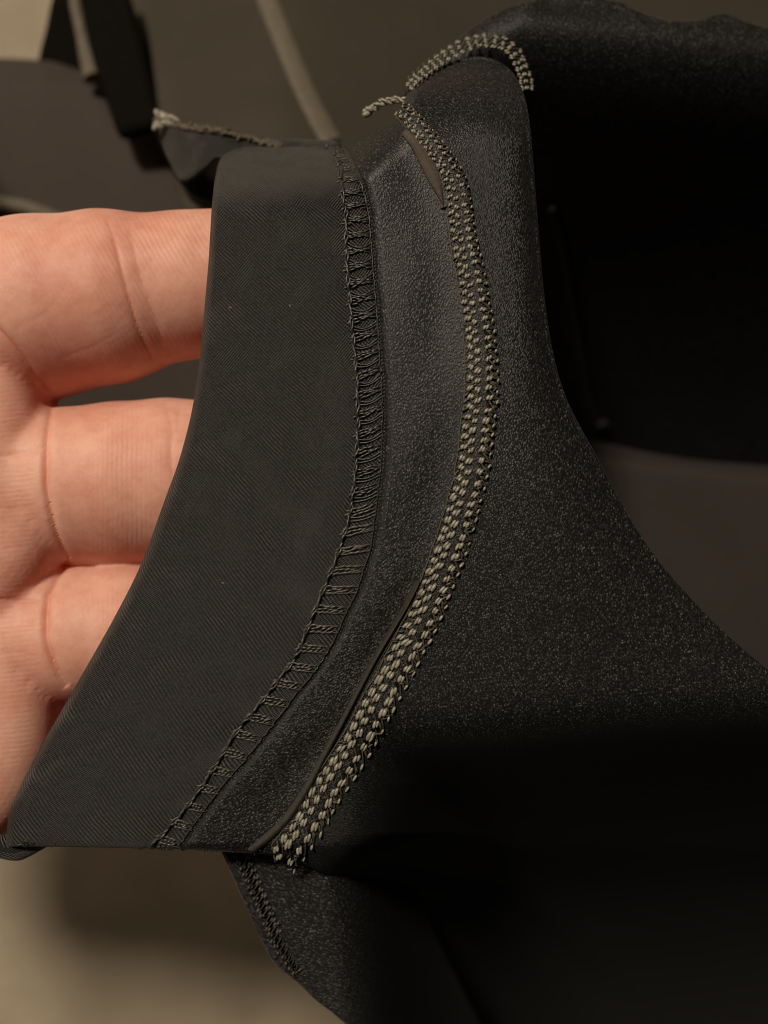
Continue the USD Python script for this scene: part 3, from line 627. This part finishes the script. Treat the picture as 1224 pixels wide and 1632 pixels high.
    m = trimesh.Trimesh(lo + V * st, F, process=False)
    trimesh.smoothing.filter_taubin(m, iterations=8)
    return m
hm = hand_mesh()
hv = np.array(hm.vertices); hn = np.array(hm.vertex_normals)
if hn[np.argmax(hv[:, 2]), 2] < 0: hm.invert(); hn = -hn
CREASES = [([(170,345),(180,375),(187,400),(197,440),(208,480),(218,515),(232,548),(250,582)], .34, .40),
    ([(205,352),(212,390),(224,440),(240,485),(252,520),(262,560)], .16, .45), ([(262,640),(274,690),(272,725),(276,770),(270,810)], .14, .45), ([(290,636),(286,660),(284,690)], .10, .4),
    ([(-40,490),(0,530),(45,585),(85,642)], .8, .38), ([(85,642),(74,700),(73,760),(84,830),(110,893)], 1.05, .36), ([(110,893),(88,925),(75,950),(72,1008),(82,1050),(108,1096)], 1.05, .36),
    ([(74,708),(40,722),(-20,728)], .26, .5), ([(78,946),(45,957),(-10,955)], .3, .45), ([(30,520),(70,500),(110,440)], .05, .6), ([(95,570),(140,556),(190,528)], .05, .5),
    ([(60,800),(30,812),(-10,806)], .07, .4), ([(56,880),(30,870),(0,880)], .06, .4), ([(62,1050),(30,1040),(-10,1046)], .07, .4)]
for _ in range(2):          # a finer mesh where the palm is in view
    c_ = hm.triangles_center; q_ = np.stack([612 + c_[:, 0] / (K * (H - c_[:, 2]) / H), 816 - c_[:, 1] / (K * (H - c_[:, 2]) / H)], -1)
    ok_ = (q_[:, 0] > -95) & (q_[:, 0] < 385) & (q_[:, 1] > 250) & (q_[:, 1] < 1420) & (c_[:, 2] > -19)
    v_, f_ = trimesh.remesh.subdivide(np.array(hm.vertices), np.array(hm.faces), face_index=np.where(ok_)[0])
    hm = trimesh.Trimesh(v_, f_, process=False)
from scipy.sparse import coo_matrix
hv = np.array(hm.vertices)
e_ = trimesh.Trimesh(hv, hm.faces, process=False).edges_unique
A_ = coo_matrix((np.ones(2 * len(e_)), (np.r_[e_[:, 0], e_[:, 1]], np.r_[e_[:, 1], e_[:, 0]])), shape=(len(hv),) * 2).tocsr()
deg = np.maximum(np.asarray(A_.sum(1)).ravel(), 1)
q_ = np.stack([612 + hv[:, 0] / (K * (H - hv[:, 2]) / H), 816 - hv[:, 1] / (K * (H - hv[:, 2]) / H)], -1)
ws = (np.clip((q_[:, 0] + 85) / 20, 0, 1) * np.clip((375 - q_[:, 0]) / 20, 0, 1) * (hv[:, 2] > -18) * (q_[:, 1] > 265) * (q_[:, 1] < 1405))[:, None] * .6
for _ in range(22): hv = hv + ws * ((A_ @ hv) / deg[:, None] - hv)
hm = trimesh.Trimesh(hv, hm.faces, process=False)
hv = np.array(hm.vertices); hn = np.array(hm.vertex_normals)
px = 612 + hv[:, 0] / (K * (H - hv[:, 2]) / H); py = 816 - hv[:, 1] / (K * (H - hv[:, 2]) / H)
def groove(line, depth, width):
    c = curve(line, 60); ok = (hn[:, 2] > 0.05) & (px > c[:, 0].min() - 60) & (px < c[:, 0].max() + 60) & (py > c[:, 1].min() - 60) & (py < c[:, 1].max() + 60)
    q = np.stack([px[ok], py[ok]], -1); d = np.sqrt(((q[:, None] - c[None]) ** 2).sum(-1)); j = d.argmin(1); d = d.min(1) * K
    f = np.sin(math.pi * np.clip(j / 59.0, .0, 1)) ** .35
    hv[ok] -= hn[ok] * (depth * f * np.clip((hn[ok, 2] - .05) / .35, 0, 1) * (np.exp(-d / width) * np.clip(1 - d / 1.3, 0, 1) - 0.0))[:, None]
near = np.full(len(hv), 9.0)
okv = (px > -60) & (px < 360) & (hv[:, 2] > -22)
for ln, dp_, wd_ in CREASES:
    groove(ln, dp_, wd_)
    near[okv] = np.minimum(near[okv], np.sqrt(((np.stack([px[okv], py[okv]], -1)[:, None] - curve(ln, 30)[None]) ** 2).sum(-1)).min(1) * K)
wn = .6 * np.exp(-(near / .8) ** 2)[:, None]
for _ in range(3): hv = hv + wn * ((A_ @ hv) / deg[:, None] - hv)
# ridge direction of the skin, per region: u runs across the ridges, v is how strongly they show
reg_index = py < 600 - 0.35 * px + 60
reg_index = (py < 640) & (py < 530 + 1.25 * px)
reg_finger = (px > 76) & ~reg_index
u = np.where(reg_index, (px * .86 - (py - 345) * .50) * K, np.where(reg_finger, px * K, ((py + 0.0006 * (px - 40) ** 2) * .97 + .12 * px) * K))
eA = np.abs(py - (530 + 1.25 * px)) / 30.0; eB = np.abs(px - 76) / 30.0
soft = np.clip(np.where(px < 120, np.minimum(eA, np.where(reg_index, 9, eB)), 1), 0, 1) ** 2
amp = soft * np.where(reg_index, (np.where(px > 215, .55, .30)) * (.2 + 1.4 * meshkit.fbm(hv / 3.0, 3, 2)), np.where(reg_finger, .30 * np.exp(-((px - 200) / 70.0) ** 2) * (.2 + 1.4 * meshkit.fbm(hv / 2.5, 3, 6)), .30 * (.2 + 1.4 * meshkit.fbm(hv / 4.0, 3, 4)))) * np.clip(hn[:, 2] * 1.4, 0, 1)
hm.vertices = hv
obj('hand', hm, M_skin, '/World', True, np.stack([u, amp], -1), label='bare left hand, palm up, its fingers reaching behind the black collar')
tagp('/World/hand', category='hand')

# ------------------------------------------------------------------ floor: a sheet of beige cloth far below, slightly rumpled
fx, fy = np.meshgrid(np.linspace(-420, 420, 120), np.linspace(-420, 420, 120), indexing='ij')
fz = -172 + 9 * (meshkit.fbm(np.stack([fx / 120, fy / 120, 0 * fx], -1), 3, 5) - .5)
Gf = np.stack([fx, fy, fz], -1)
g, uv = sheet(Gf, 2.0, 2)
obj('floor', g, M_floor, '/World', True, uv, label='beige cloth covered floor, out of focus far below', kind='structure')

# ------------------------------------------------------------------ lint caught on the cloth
for x, y, lab in ((367, 490, 'tiny pale lint speck on the lining band beside the index finger'), (355, 929, 'tiny pale lint speck on the lining band below the middle finger'),
                  (462, 487, 'tiny pale lint speck on the lining band near the upper ladder seam')):
    p_ = obj('lint', grain(P(x, y, float(zmain(x, y)) + 1.15), (rng.normal(), rng.normal(), .2), .10, .2), M_floor, '/World', True, label=lab)
    tagp(p_, category='lint')
